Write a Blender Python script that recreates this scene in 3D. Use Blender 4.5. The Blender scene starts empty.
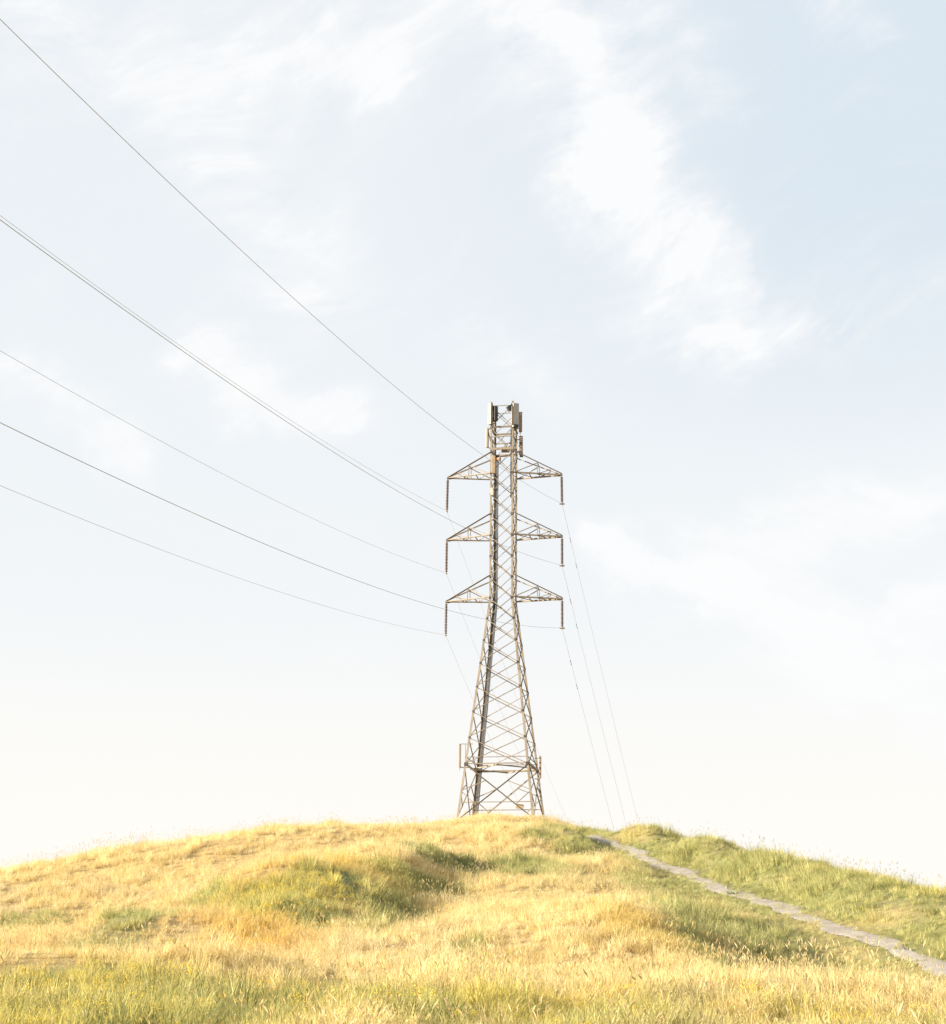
import bpy, bmesh, math, random
import numpy as np
from mathutils import Vector, Matrix

random.seed(7)
rng = np.random.default_rng(11)
scene = bpy.context.scene
COL = scene.collection
R = math.radians

# ------------------------------------------------------------------ survey
F, PITCH, ROLL, EYE = 1750.0, math.atan((1010 - 512) / 1750.0), R(0.6), 1.6
CR, SR, CP, SP = math.cos(ROLL), math.sin(ROLL), math.cos(PITCH), math.sin(PITCH)


def ray(px, py):
    """world direction of a photographed point"""
    u, v = (px - 473) / F, (512 - py) / F
    u, v = u * CR - v * SR, u * SR + v * CR
    return Vector((u, CP - v * SP, SP + v * CP))


def at(px, py, Y):
    """a photographed point as a point in the world, Y metres north of the viewer"""
    d = ray(px, py)
    p = d * (Y / d.y)
    return Vector((p.x, p.y, p.z + EYE))


# ------------------------------------------------------------------ helpers
def tag(o, label=None, cat=None, group=None, kind=None):
    if label: o['label'] = label
    if cat: o['category'] = cat
    if group: o['group'] = group
    if kind: o['kind'] = kind
    return o


def empty(name, loc, rz=0.0):
    o = bpy.data.objects.new(name, None)
    o.empty_display_size = 0.3
    COL.objects.link(o)
    o.location = loc
    o.rotation_euler = (0, 0, rz)
    return o


class MB:
    """collects bars, boxes, tubes and lathes; build() links them as ONE mesh object"""

    def __init__(self):
        self.v, self.f, self.s = [], [], []

    def _add(self, vs, fs, smooth=False):
        n = len(self.v)
        self.v += [tuple(p) for p in vs]
        self.f += [tuple(i + n for i in f) for f in fs]
        self.s += [smooth] * len(fs)

    def _frame(self, a, b, up):
        d = (b - a).normalized()
        up = Vector(up)
        if abs(d.dot(up.normalized())) > 0.97:
            up = Vector((1, 0, 0)) if abs(d.x) < 0.9 else Vector((0, 1, 0))
        x = up.cross(d).normalized()
        return x, d.cross(x).normalized(), d

    def prism(self, a, b, prof, up=(0, 0, 1)):
        a, b = Vector(a), Vector(b)
        x, y, d = self._frame(a, b, up)
        n = len(prof)
        vs = [a + x * p + y * q for p, q in prof] + [b + x * p + y * q for p, q in prof]
        fs = [(i, (i + 1) % n, n + (i + 1) % n, n + i) for i in range(n)]
        fs += [tuple(range(n - 1, -1, -1)), tuple(range(n, 2 * n))]
        self._add(vs, fs)

    def bar(self, a, b, w, h=None, up=(0, 0, 1)):
        h = h or w
        self.prism(a, b, [(-w / 2, -h / 2), (w / 2, -h / 2), (w / 2, h / 2), (-w / 2, h / 2)], up)

    def angle(self, a, b, w, t, sx=1, sy=1, up=(0, 0, 1)):
        """rolled steel angle, its heel on the line a-b"""
        p = [(0, 0), (w, 0), (w, t), (t, t), (t, w), (0, w)]
        p = [(x * sx, y * sy) for x, y in p]
        if sx * sy < 0: p.reverse()
        self.prism(a, b, p, up)

    def box(self, c, size, rot=None):
        c = Vector(c)
        m = rot or Matrix.Identity(3)
        x, y, z = (Vector(m.col[i]) * size[i] / 2 for i in range(3))
        vs = [c + x * i + y * j + z * k for k in (-1, 1) for i, j in ((-1, -1), (1, -1), (1, 1), (-1, 1))]
        self._add(vs, [(0, 3, 2, 1), (4, 5, 6, 7), (0, 1, 5, 4), (1, 2, 6, 5), (2, 3, 7, 6), (3, 0, 4, 7)])

    def tube(self, pts, r, n=6):
        pts = [Vector(p) for p in pts]
        rings = []
        for i, p in enumerate(pts):
            d = (pts[min(i + 1, len(pts) - 1)] - pts[max(i - 1, 0)]).normalized()
            x, y, _ = self._frame(Vector((0, 0, 0)), d, (0, 0, 1))
            rr = r(i / (len(pts) - 1)) if callable(r) else r
            rings.append([p + (x * math.cos(2 * math.pi * k / n) + y * math.sin(2 * math.pi * k / n)) * rr for k in range(n)])
        vs = [q for rg in rings for q in rg]
        fs = [(i * n + k, i * n + (k + 1) % n, (i + 1) * n + (k + 1) % n, (i + 1) * n + k)
              for i in range(len(pts) - 1) for k in range(n)]
        fs += [tuple(range(n - 1, -1, -1)), tuple(range((len(pts) - 1) * n, len(pts) * n))]
        self._add(vs, fs, True)

    def lathe(self, prof, top, n=12, axis=(0, 0, -1)):
        """prof: (distance along the axis, radius)"""
        top, d = Vector(top), Vector(axis).normalized()
        x, y, _ = self._frame(Vector((0, 0, 0)), d, (0, 1, 0.01))
        vs, fs = [], []
        for s, r in prof:
            vs += [top + d * s + (x * math.cos(2 * math.pi * k / n) + y * math.sin(2 * math.pi * k / n)) * r for k in range(n)]
        for i in range(len(prof) - 1):
            fs += [(i * n + k, i * n + (k + 1) % n, (i + 1) * n + (k + 1) % n, (i + 1) * n + k) for k in range(n)]
        fs += [tuple(range(n - 1, -1, -1)), tuple(range((len(prof) - 1) * n, len(prof) * n))]
        self._add(vs, fs, False)

    def build(self, name, mat, parent=None, bevel=0.0):
        me = bpy.data.meshes.new(name)
        me.from_pydata(self.v, [], self.f)
        me.polygons.foreach_set('use_smooth', self.s)
        bm = bmesh.new(); bm.from_mesh(me)
        bmesh.ops.recalc_face_normals(bm, faces=bm.faces)
        if bevel:
            bmesh.ops.bevel(bm, geom=[e for e in bm.edges if e.calc_face_angle(0) > 0.6], offset=bevel,
                            segments=2, affect='EDGES', profile=0.6)
        bm.to_mesh(me); bm.free()
        me.materials.append(mat)
        o = bpy.data.objects.new(name, me)
        COL.objects.link(o)
        if parent: o.parent = parent
        return o


# ------------------------------------------------------------------ materials
class NT:
    def __init__(self, tree):
        self.t, self.n, self.l = tree, tree.nodes, tree.links

    def new(self, typ, **kw):
        nd = self.n.new(typ)
        for k, v in kw.items(): setattr(nd, k, v)
        return nd

    def put(self, sock, v):
        if isinstance(v, bpy.types.NodeSocket): self.l.new(v, sock)
        elif v is not None: sock.default_value = v

    def m(self, op, a, b=None, c=None, clamp=False):
        nd = self.new('ShaderNodeMath', operation=op, use_clamp=clamp)
        for i, v in enumerate((a, b, c)): self.put(nd.inputs[i], v)
        return nd.outputs[0]

    def vm(self, op, a, b=None, out=0):
        nd = self.new('ShaderNodeVectorMath', operation=op)
        self.put(nd.inputs[0], a)
        if b is not None: self.put(nd.inputs[1], b)
        return nd.outputs[out]

    def mix(self, fac, a, b, blend='MIX'):
        nd = self.new('ShaderNodeMix', data_type='RGBA', blend_type=blend)
        self.put(nd.inputs[0], fac); self.put(nd.inputs[6], a); self.put(nd.inputs[7], b)
        return nd.outputs[2]

    def ramp(self, x, lo, hi, a=0.0, b=1.0, smooth=True):
        nd = self.new('ShaderNodeMapRange', interpolation_type='SMOOTHSTEP' if smooth else 'LINEAR')
        for i, v in enumerate((x, lo, hi, a, b)): self.put(nd.inputs[i], v)
        return nd.outputs[0]

    def noise(self, vec, scale, detail=4, rough=0.55, dist=0.0, out=0):
        nd = self.new('ShaderNodeTexNoise')
        if vec is not None: self.l.new(vec, nd.inputs['Vector'])
        nd.inputs['Scale'].default_value = scale
        nd.inputs['Detail'].default_value = detail
        nd.inputs['Roughness'].default_value = rough
        nd.inputs['Distortion'].default_value = dist
        return nd.outputs[out]


def rgb(r, g, b): return (r, g, b, 1.0)


def material(name, c1, c2, rough=0.6, metal=0.0, scale=3.0, c3=None, c3_amt=0.62, bump=0.0):
    m = bpy.data.materials.new(name); m.use_nodes = True
    t = NT(m.node_tree); bs = m.node_tree.nodes['Principled BSDF']
    tc = t.new('ShaderNodeTexCoord').outputs['Object']
    n = t.noise(tc, scale, 6, 0.65)
    col = t.mix(t.ramp(n, 0.32, 0.68), rgb(*c1), rgb(*c2))
    if c3:
        n2 = t.noise(tc, scale * 2.7, 5, 0.7)
        col = t.mix(t.ramp(n2, c3_amt - 0.05, c3_amt + 0.1), col, rgb(*c3))
    t.put(bs.inputs['Base Color'], col)
    t.put(bs.inputs['Roughness'], t.ramp(n, 0.2, 0.8, rough - 0.1, min(1, rough + 0.12)))
    bs.inputs['Metallic'].default_value = metal
    if bump:
        b = t.new('ShaderNodeBump'); b.inputs['Strength'].default_value = bump
        t.put(b.inputs['Height'], t.noise(tc, scale * 6, 5)); t.put(bs.inputs['Normal'], b.outputs[0])
    return m


M_STEEL = material('weathered_galvanised_steel', (.20, .163, .122), (.285, .238, .185), .62, .25, 1.3, (.13, .075, .042), .6)
M_STEEL_DARK = material('dark_bracing_steel', (.175, .142, .106), (.25, .206, .16), .65, .25, 2.0, (.1, .06, .035), .62)
M_GUSSET = material('dark_gusset_steel', (.035, .032, .03), (.07, .06, .055), .7, .2, 3.0)
M_TAN = material('tan_painted_fibreglass', (.23, .165, .11), (.30, .22, .15), .5, 0, 2.0, (.17, .105, .065), .56)
M_GREYBOX = material('grey_painted_aluminium', (.34, .33, .31), (.42, .40, .375), .5, .0, 2.0)
M_DARK = material('black_plastic', (.025, .025, .028), (.05, .05, .05), .5, 0, 4.0)
M_CABLE = material('black_coax_jacket', (.045, .04, .036), (.08, .07, .062), .6, 0, 1.0)
M_PORC = material('brown_porcelain', (.095, .062, .045), (.15, .1, .075), .35, 0, 4.0)
M_ZINC = material('zinc_fitting', (.3, .26, .22), (.38, .33, .28), .5, .5, 6.0)
M_WIRE = material('aged_aluminium_strand', (.33, .31, .285), (.42, .40, .37), .6, .1, 0.4)
M_SIGN = material('tan_sign_plate', (.28, .19, .1), (.32, .23, .13), .6, 0, 5.0)

# ------------------------------------------------------------------ terrain
TX = at(502.5, 700, 114).x          # tower axis
TY = 114.0
cp = []                             # (px, py, Y) seen on the ground


def col_pts(px, rows): cp.extend((px, py, Y) for py, Y in rows)


col_pts(-90, [(1040, 27), (978, 37), (962, 50), (930, 70), (893, 86)])
col_pts(0, [(1032, 27), (974, 36), (986, 40.5), (970, 47), (976, 57), (925, 74), (877, 89)])
col_pts(120, [(1034, 27), (973, 36), (981, 40.5), (938, 54), (958, 62), (922, 73), (885, 84), (857, 95)])
col_pts(240, [(1034, 27), (975, 36), (977, 41), (928, 53), (887, 66), (898, 73), (866, 86), (835, 101)])
col_pts(340, [(1034, 27), (983, 36), (976, 41), (936, 52), (902, 63), (868, 76), (858, 85), (828, 105)])
col_pts(410, [(1034, 27), (986, 36), (952, 47), (927, 58), (893, 69), (865, 79), (850, 90), (832, 107)])
col_pts(490, [(1034, 28), (986, 38), (932, 54), (882, 72), (852, 86), (823, 107)])
col_pts(550, [(1034, 28), (986, 38), (932, 54), (882, 71), (852, 86), (830, 105)])
P0, P1 = at(946, 967, 50), at(592, 834, 98)
path_px = [(592, 834, 98), (640, 855, 87.3), (690, 876, 77.4), (745, 897, 69.6), (800, 913, 62.6), (850, 933, 57.5), (900, 951, 53.4), (946, 967, 50), (1010, 992, 45)]
cp += path_px
col_pts(640, [(1034, 28), (990, 38), (950, 50), (902, 66)])
col_pts(750, [(1034, 28), (988, 38), (942, 53)])
col_pts(850, [(1034, 29), (990, 38), (962, 47)])
col_pts(946, [(1036, 30), (1002, 40)])
cp += [(606, 837, 107), (655, 833, 97), (668, 830, 94), (715, 839, 86), (760, 849, 79), (800, 855, 74), (860, 867, 68), (946, 884, 62), (1040, 904, 56),
       (860, 908, 61), (760, 878, 73.5), (946, 930, 56)]
def sunk(c):
    return at(c[0], c[1] + (-1 if c in RIDGE_SET else 0) + (-3 if c in RIDGE_SET and c[0] < 200 else 0) - (3 if c[0] == 490 and c[2] > 100 else 0), c[2])


RIDGE_SET = set([(-90, 893, 86), (0, 877, 89), (120, 857, 95), (240, 835, 101), (340, 828, 105), (410, 832, 107), (490, 823, 107), (550, 830, 105)])
pts = [sunk(c) for c in cp]
ridge = [(-90, 893, 86), (0, 877, 89), (120, 857, 95), (240, 835, 101), (340, 828, 105), (410, 832, 107), (490, 823, 107), (550, 830, 105),
         (606, 837, 107), (668, 830, 94), (760, 849, 79), (860, 867, 68), (946, 884, 62), (1040, 904, 56)]
for px, py, Y in ridge:
    p = at(px, py, Y)
    if not 400 < px < 600:
        pts.append(Vector((p.x * 1.12, p.y * 1.14, p.z - 1.0)))
    pts.append(Vector((p.x * 1.35, p.y * 1.42, p.z - 8.5)))
for dx, dy, dz in ((0, 0, 0), (-4, 0, .1), (4, 0, -.35), (0, 6, -.5), (-4, 8, -.5), (5, 8, -.9)):
    pts.append(Vector((TX + dx, TY + dy, 13.2 + dz)))
for c in path_px[1:8]:
    p = at(*c)
    pts += [Vector((p.x - 2.2, p.y - .3, p.z - .35)), Vector((p.x + 1.6, p.y + .2, p.z + .25))]
for x, y, z in ((-60, 40, .6), (-62, 85, 3), (-65, 130, -3), (60, 40, 0), (60, 80, 1), (60, 125, -7), (0, 0, 0), (20, 0, -.2), (-20, 0, 0),
                (0, 14, .55), (14, 14, .4), (-14, 14, .6), (60, 0, -1), (-60, 0, 0), (0, -40, -1), (35, 45, 2.2), (38, 70, 5), (30, 25, .4), (-30, 25, .9),
                (-38, 60, 3.4), (-40, 95, 6.5)):
    pts.append(Vector((x, y, z)))
PX = np.array([(p.x, p.y) for p in pts]); PZ = np.array([p.z for p in pts])


def tps(d): return np.where(d > 1e-6, d * d * np.log(np.maximum(d, 1e-6)), 0.0)


n = len(PX)
K = tps(np.linalg.norm(PX[:, None] - PX[None], axis=2)) + np.eye(n) * 6.0
A = np.zeros((n + 3, n + 3)); A[:n, :n] = K; A[:n, n] = 1; A[:n, n + 1:] = PX; A[n, :n] = 1; A[n + 1:, :n] = PX.T
W = np.linalg.solve(A, np.concatenate([PZ, np.zeros(3)]))


def lattice_noise(x, y, s, seed):
    r = np.random.default_rng(seed).random((257, 257)) * 2 - 1
    x, y = x / s + 1000.3, y / s + 1000.7
    i, j = np.floor(x).astype(int), np.floor(y).astype(int)
    u, v = x - i, y - j
    u, v = u * u * (3 - 2 * u), v * v * (3 - 2 * v)
    g = lambda a, b: r[a % 257, b % 257]
    return (g(i, j) * (1 - u) + g(i + 1, j) * u) * (1 - v) + (g(i, j + 1) * (1 - u) + g(i + 1, j + 1) * u) * v


def smooth(x, a, b):
    t = np.clip((x - a) / (b - a), 0, 1)
    return t * t * (3 - 2 * t)


# knolls (+) and hollows (-): a stretch of ground, its breadth and its rise
RELIEF = ((-11.8, 44, -10.2, 54, 2.6, .25), (-10.2, 54, -8.6, 64, 2.8, .3), (-8.6, 64, -5.0, 79, 2.8, .35), (-15.5, 58, -11.6, 71, 2.7, -1.25),
          (-5.8, 57, -2.7, 79, 2.6, .62), (-2.3, 57, -.3, 77, 1.9, -.5), (2.6, 48, 5.5, 60, 3.2, .75), (8.2, 45, 9.0, 51, 2.3, -.55), (-9, 34.5, 0, 35, 1.7, .32),
          (-9, 39.5, 0, 40.5, 2.2, -.30), (0, 84, 5, 86, 2.6, -.5), (-12, 92, -6, 95, 3, .3), (0.5, 94, 2, 96, 3, .35), (-2, 52, 0, 58, 1.6, .3), (.5, 44, 2, 47, 1.6, -.3))


def raw_height(x, y):
    sh = x.shape; x, y = x.ravel(), y.ravel()
    z = np.empty(len(x))
    for k in range(0, len(x), 20000):
        q = np.stack([x[k:k + 20000], y[k:k + 20000]], 1)
        qc = np.stack([np.clip(q[:, 0], -75, 75), np.clip(q[:, 1], -45, 165)], 1)
        d = np.linalg.norm(qc[:, None] - PX[None], axis=2)
        z[k:k + 20000] = tps(d) @ W[:n] + W[n] + qc @ W[n + 1:]
    far = smooth(np.maximum(np.maximum(np.abs(x) - 52, y - 135), -y - 15), 0, 40)
    z = np.where(y > 100, np.minimum(z, 15), z)
    z = z * (1 - far) + far * (-9 + 3 * lattice_noise(x, y, 160, 3))
    for xa, ya, xb, yb, w_, hgt in RELIEF:
        L2 = (xb - xa) ** 2 + (yb - ya) ** 2 + 1e-6
        t_ = np.clip(((x - xa) * (xb - xa) + (y - ya) * (yb - ya)) / L2, 0, 1)
        dd = (x - xa - t_ * (xb - xa)) ** 2 + (y - ya - t_ * (yb - ya)) ** 2
        z += hgt * np.exp(-dd / w_ ** 2)
    z += (1 - far) * (.10 * lattice_noise(x, y, 2.6, 1) + .05 * lattice_noise(x, y, 1.1, 2) + .16 * lattice_noise(x, y, 6.5, 5))
    return z.reshape(sh)


# path centreline in plan (slightly wandering), its level taken from the hill itself
ctl = np.array([(at(*c).x, at(*c).y, at(*c).z) for c in path_px])
ctl = np.vstack([[at(592, 834, 98).x - .9, 103.5, ctl[0, 2] + .25], ctl])
cum = np.concatenate([[0], np.cumsum(np.linalg.norm(np.diff(ctl[:, :2], axis=0), axis=1))])
S = np.arange(0, cum[-1], 0.25)
PC = np.stack([np.interp(S, cum, ctl[:, k]) for k in range(3)], 1)
ker = np.hanning(41); ker /= ker.sum()
PC = np.stack([np.convolve(np.pad(PC[:, k], 20, mode='reflect', reflect_type='odd'), ker, 'valid') for k in range(3)], 1)
tan = np.gradient(PC[:, :2], axis=0); tan /= np.linalg.norm(tan, axis=1)[:, None]
nor = np.stack([-tan[:, 1], tan[:, 0]], 1)
PC[:, :2] += nor * (.18 * np.sin(S * .55) + .1 * np.sin(S * 1.3 + 1))[:, None]
dzds = np.gradient(PC[:, 2]) / .25
hw = .39 + .07 * np.sin(S * .8 + 2) + .07 * np.sin(S * 2.1)


def path_dist(x, y):
    """distance to the path centreline and its level there"""
    sh = x.shape; x, y = x.ravel(), y.ravel()
    D = np.full(len(x), 99.); Z = np.zeros(len(x)); H = np.full(len(x), .5)
    ok = np.where((x > 2) & (x < 24) & (y > 38) & (y < 112))[0]
    for k in range(0, len(ok), 8000):
        s = ok[k:k + 8000]
        d2 = (x[s, None] - PC[None, :, 0]) ** 2 + (y[s, None] - PC[None, :, 1]) ** 2
        i = d2.argmin(1)
        D[s] = np.sqrt(d2[np.arange(len(s)), i]); H[s] = hw[i]
        along = (x[s] - PC[i, 0]) * tan[i, 0] + (y[s] - PC[i, 1]) * tan[i, 1]
        Z[s] = PC[i, 2] + np.clip(along, -.3, .3) * dzds[i]
    return D.reshape(sh), Z.reshape(sh), H.reshape(sh)


def height(x, y):
    z = raw_height(x, y)
    d, pz, h = path_dist(x, y)
    pz = pz + .14 * np.clip(x - np.interp(y, PC[::-1, 1], PC[::-1, 0]), -1.2, 1.2)
    w = 1 - smooth(d, h + .55, h + 1.7)
    return z * (1 - w) + (pz - .02) * w


def axis(lo, hi, step, far):
    a = list(np.arange(lo, hi + 1e-6, step)); s = step
    b, c = [], []
    p = hi
    while p < far: s *= 1.22; p += s; b.append(p)
    p, s = lo, step
    while p > -far: s *= 1.22; p -= s; c.append(p)
    return np.array(c[::-1] + a + b)


GX, GY = axis(-46, 46, .4, 5000), axis(6, 132, .4, 5000)
XX, YY = np.meshgrid(GX, GY)
ZZ = height(XX, YY)


def zat(x, y):
    """height of the meshed ground"""
    i = np.clip(np.searchsorted(GX, x) - 1, 0, len(GX) - 2); j = np.clip(np.searchsorted(GY, y) - 1, 0, len(GY) - 2)
    u = (x - GX[i]) / (GX[i + 1] - GX[i]); v = (y - GY[j]) / (GY[j + 1] - GY[j])
    return (ZZ[j, i] * (1 - u) + ZZ[j, i + 1] * u) * (1 - v) + (ZZ[j + 1, i] * (1 - u) + ZZ[j + 1, i + 1] * u) * v


# ---- what grows where: green, gold, mustard; blobs stand in the ground plan
HY = np.arange(20, 122, .1)


def hit(px, py):
    """where the line of sight through a photographed point meets the grass"""
    d = ray(px, py); x = d.x / d.y * HY; z = EYE + d.z / d.y * HY
    under = np.where(zat(x, HY) + .28 > z)[0]
    k = under[0] if len(under) else len(HY) - 1
    return x[k], HY[k]


def blob(x, y, px, py, rx, ry, Y0=None):
    """a patch of growth, sized in the ground plan"""
    cx, cy = hit(px, py)
    _, ya = hit(px, py + ry); _, yb = hit(px, py - ry)
    ry_ = min(max((yb - ya) / 2, .7), 9); rx_ = rx * cy / F
    return np.exp(-(((x - cx) / rx_) ** 2 + ((y - cy) / ry_) ** 2) ** 1.3)


def fields(x, y):
    nz = lattice_noise(x, y, 3.2, 21) * .6 + lattice_noise(x, y, 1.2, 22) * .4
    nb = lattice_noise(x, y, 7, 23)
    g = np.zeros_like(x)
    d, _, _ = path_dist(x, y)
    side = x - np.interp(y, PC[::-1, 1], PC[::-1, 0])          # right of the path
    inpath = (y > 44) & (y < 112)
    g = np.maximum(g, np.where(inpath, smooth(side, -.2, .8), 0) * .85)
    g = np.maximum(g, np.where(inpath, np.exp(-(np.minimum(side, 0) / 3.2) ** 2) * .85, 0) * smooth(112 - y, 0, 10))
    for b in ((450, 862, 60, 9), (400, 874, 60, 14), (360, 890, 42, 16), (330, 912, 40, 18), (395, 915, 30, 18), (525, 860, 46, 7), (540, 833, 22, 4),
              (132, 908, 44, 12), (30, 920, 50, 10), (205, 888, 26, 6), (285, 890, 60, 22), (320, 868, 50, 9),  # first two: green growth that also paints in the left hollow's shade
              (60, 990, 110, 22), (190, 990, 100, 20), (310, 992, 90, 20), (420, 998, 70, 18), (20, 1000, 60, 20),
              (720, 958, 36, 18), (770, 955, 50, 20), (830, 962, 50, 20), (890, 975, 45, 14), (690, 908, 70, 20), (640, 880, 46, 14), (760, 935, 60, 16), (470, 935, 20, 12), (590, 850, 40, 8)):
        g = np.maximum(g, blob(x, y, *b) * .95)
    g = np.maximum(g, .42 * smooth(34 - y, 0, 5)); g = np.maximum(g, .88 * smooth(33.6 - y, 0, 2.5) * smooth(-.5 - x, 0, 2.5)); g = np.maximum(g, .36 * blob(x, y, 700, 1000, 300, 24)); g = np.maximum(g, .4 * blob(x, y, 600, 880, 90, 30))
    g = np.clip(g + .55 * nz * smooth(g, .03, .3) + .22 * np.maximum(nz, 0) * np.maximum(nb, 0), 0, 1)
    # mustard yellow cast and flowers
    f = np.zeros_like(x)
    for b in ((40, 990, 150, 26), (170, 1000, 150, 22), (310, 995, 110, 20), (290, 885, 80, 26), (330, 1012, 120, 12), (360, 862, 60, 8), (560, 1010, 130, 14), (820, 1012, 120, 12), (650, 925, 60, 16), (250, 925, 50, 26), (360, 862, 40, 6)):
        f = np.maximum(f, blob(x, y, *b))
    f = np.maximum(f, 1.0 * smooth(34.5 - y, 0, 3) * smooth(-1 - x, 0, 3))
    f = np.maximum(f, np.where(inpath, smooth(side, 2.6, 5.5) * .6, 0))
    f = f * (1 - .75 * blob(x, y, 210, 992, 90, 8)) * (1 - .5 * blob(x, y, 330, 1000, 60, 8))
    f = np.clip(f * (.85 + .6 * nz), 0, 1)
    # russet cast; the first patch also puts the left hollow's shade into colour
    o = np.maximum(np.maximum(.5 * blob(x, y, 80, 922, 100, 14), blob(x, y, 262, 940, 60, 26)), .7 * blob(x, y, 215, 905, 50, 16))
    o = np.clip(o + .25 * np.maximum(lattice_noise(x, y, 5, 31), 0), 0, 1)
    return g, f, o


# ground material: thatch, soil and short turf, driven by the same plant cover
def ground_mat():
    m = bpy.data.materials.new('dry_hill_soil'); m.use_nodes = True
    t = NT(m.node_tree); bs = m.node_tree.nodes['Principled BSDF']
    g = t.new('ShaderNodeAttribute', attribute_name='green').outputs['Fac']
    tc = t.new('ShaderNodeTexCoord').outputs['Object']
    n1 = t.noise(tc, 1.4, 6, .7); n2 = t.noise(tc, 14, 4, .7)
    gold = t.mix(t.ramp(n2, .3, .7), rgb(.30, .2, .085), rgb(.46, .34, .165))
    grn = t.mix(t.ramp(n2, .3, .7), rgb(.10, .115, .045), rgb(.2, .2, .08))
    c = t.mix(g, gold, grn)
    c = t.mix(t.ramp(n1, .58, .78, 0, .5), c, rgb(.27, .19, .1))
    t.put(bs.inputs['Base Color'], c); bs.inputs['Roughness'].default_value = .95
    bs.inputs['Specular IOR Level'].default_value = .1
    b = t.new('ShaderNodeBump'); b.inputs['Strength'].default_value = .6; b.inputs['Distance'].default_value = .05
    t.put(b.inputs['Height'], n2); t.put(bs.inputs['Normal'], b.outputs[0])
    return m


ny, nx = XX.shape
verts = np.stack([XX.ravel(), YY.ravel(), ZZ.ravel()], 1)
ii = np.arange(ny * nx).reshape(ny, nx)
quads = np.stack([ii[:-1, :-1], ii[:-1, 1:], ii[1:, 1:], ii[1:, :-1]], -1).reshape(-1, 4)


def grid_mesh(name, vs, qs):
    me = bpy.data.meshes.new(name)
    me.vertices.add(len(vs)); me.vertices.foreach_set('co', vs.astype(np.float32).ravel())
    me.loops.add(qs.size); me.loops.foreach_set('vertex_index', qs.astype(np.int32).ravel())
    me.polygons.add(len(qs)); me.polygons.foreach_set('loop_start', np.arange(0, qs.size, qs.shape[1], dtype=np.int32))
    me.update(calc_edges=True)
    me.polygons.foreach_set('use_smooth', np.ones(len(qs), bool))
    return me


def attr(me, name, arr):
    a = me.attributes.new(name, 'FLOAT', 'POINT'); a.data.foreach_set('value', arr.astype(np.float32).ravel())


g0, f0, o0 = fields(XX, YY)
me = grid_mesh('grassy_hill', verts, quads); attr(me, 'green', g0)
hill = bpy.data.objects.new('grassy_hill', me); COL.objects.link(hill); me.materials.append(ground_mat())
tag(hill, 'rolling hill of dry golden and green grass under the pylon', 'hill', kind='structure')


# ---- the footpath
def path_mat():
    m = bpy.data.materials.new('trodden_dust'); m.use_nodes = True
    t = NT(m.node_tree); bs = m.node_tree.nodes['Principled BSDF']
    tc = t.new('ShaderNodeTexCoord').outputs['Object']
    n1 = t.noise(tc, .9, 6, .65); n2 = t.noise(tc, 9, 6, .7); n3 = t.noise(tc, 40, 3, .6)
    c = t.mix(t.ramp(n1, .3, .7), rgb(.25, .22, .19), rgb(.34, .305, .265))
    c = t.mix(t.ramp(n2, .52, .72, 0, .7), c, rgb(.15, .115, .095))
    c = t.mix(t.ramp(n3, .62, .75, 0, .6), c, rgb(.33, .30, .28))
    t.put(bs.inputs['Base Color'], c); bs.inputs['Roughness'].default_value = .95
    bs.inputs['Specular IOR Level'].default_value = .15
    b = t.new('ShaderNodeBump'); b.inputs['Strength'].default_value = .8; b.inputs['Distance'].default_value = .04
    t.put(b.inputs['Height'], t.m('ADD', n2, t.m('MULTIPLY', n3, .4))); t.put(bs.inputs['Normal'], b.outputs[0])
    return m


NW = 9
pv = []
for i in range(len(S)):
    for k in range(NW):
        c = (k / (NW - 1) * 2 - 1)
        ragged = 1 + .10 * math.sin(S[i] * 1.3 + (1.7 if c > 0 else 0)) * abs(c) + .12 * random.uniform(-1, 1) * abs(c)
        x, y = PC[i, 0] + nor[i, 0] * hw[i] * c * ragged, PC[i, 1] + nor[i, 1] * hw[i] * c * ragged
        pv.append((x, y, 0))
pv = np.array(pv)
pv[:, 2] = zat(pv[:, 0], pv[:, 1]) + .035 - .022 * np.tile(np.abs(np.linspace(-1, 1, NW)) ** 4, len(S)) + .012 * lattice_noise(pv[:, 0], pv[:, 1], .35, 41)
ii = np.arange(len(pv)).reshape(len(S), NW)
pq = np.stack([ii[:-1, :-1], ii[:-1, 1:], ii[1:, 1:], ii[1:, :-1]], -1).reshape(-1, 4)
me = grid_mesh('dirt_path', pv, pq); me.materials.append(path_mat())
path = bpy.data.objects.new('dirt_path', me); COL.objects.link(path)
tag(path, 'pale grey dirt footpath climbing the right side of the hill', 'path', kind='structure')

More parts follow.
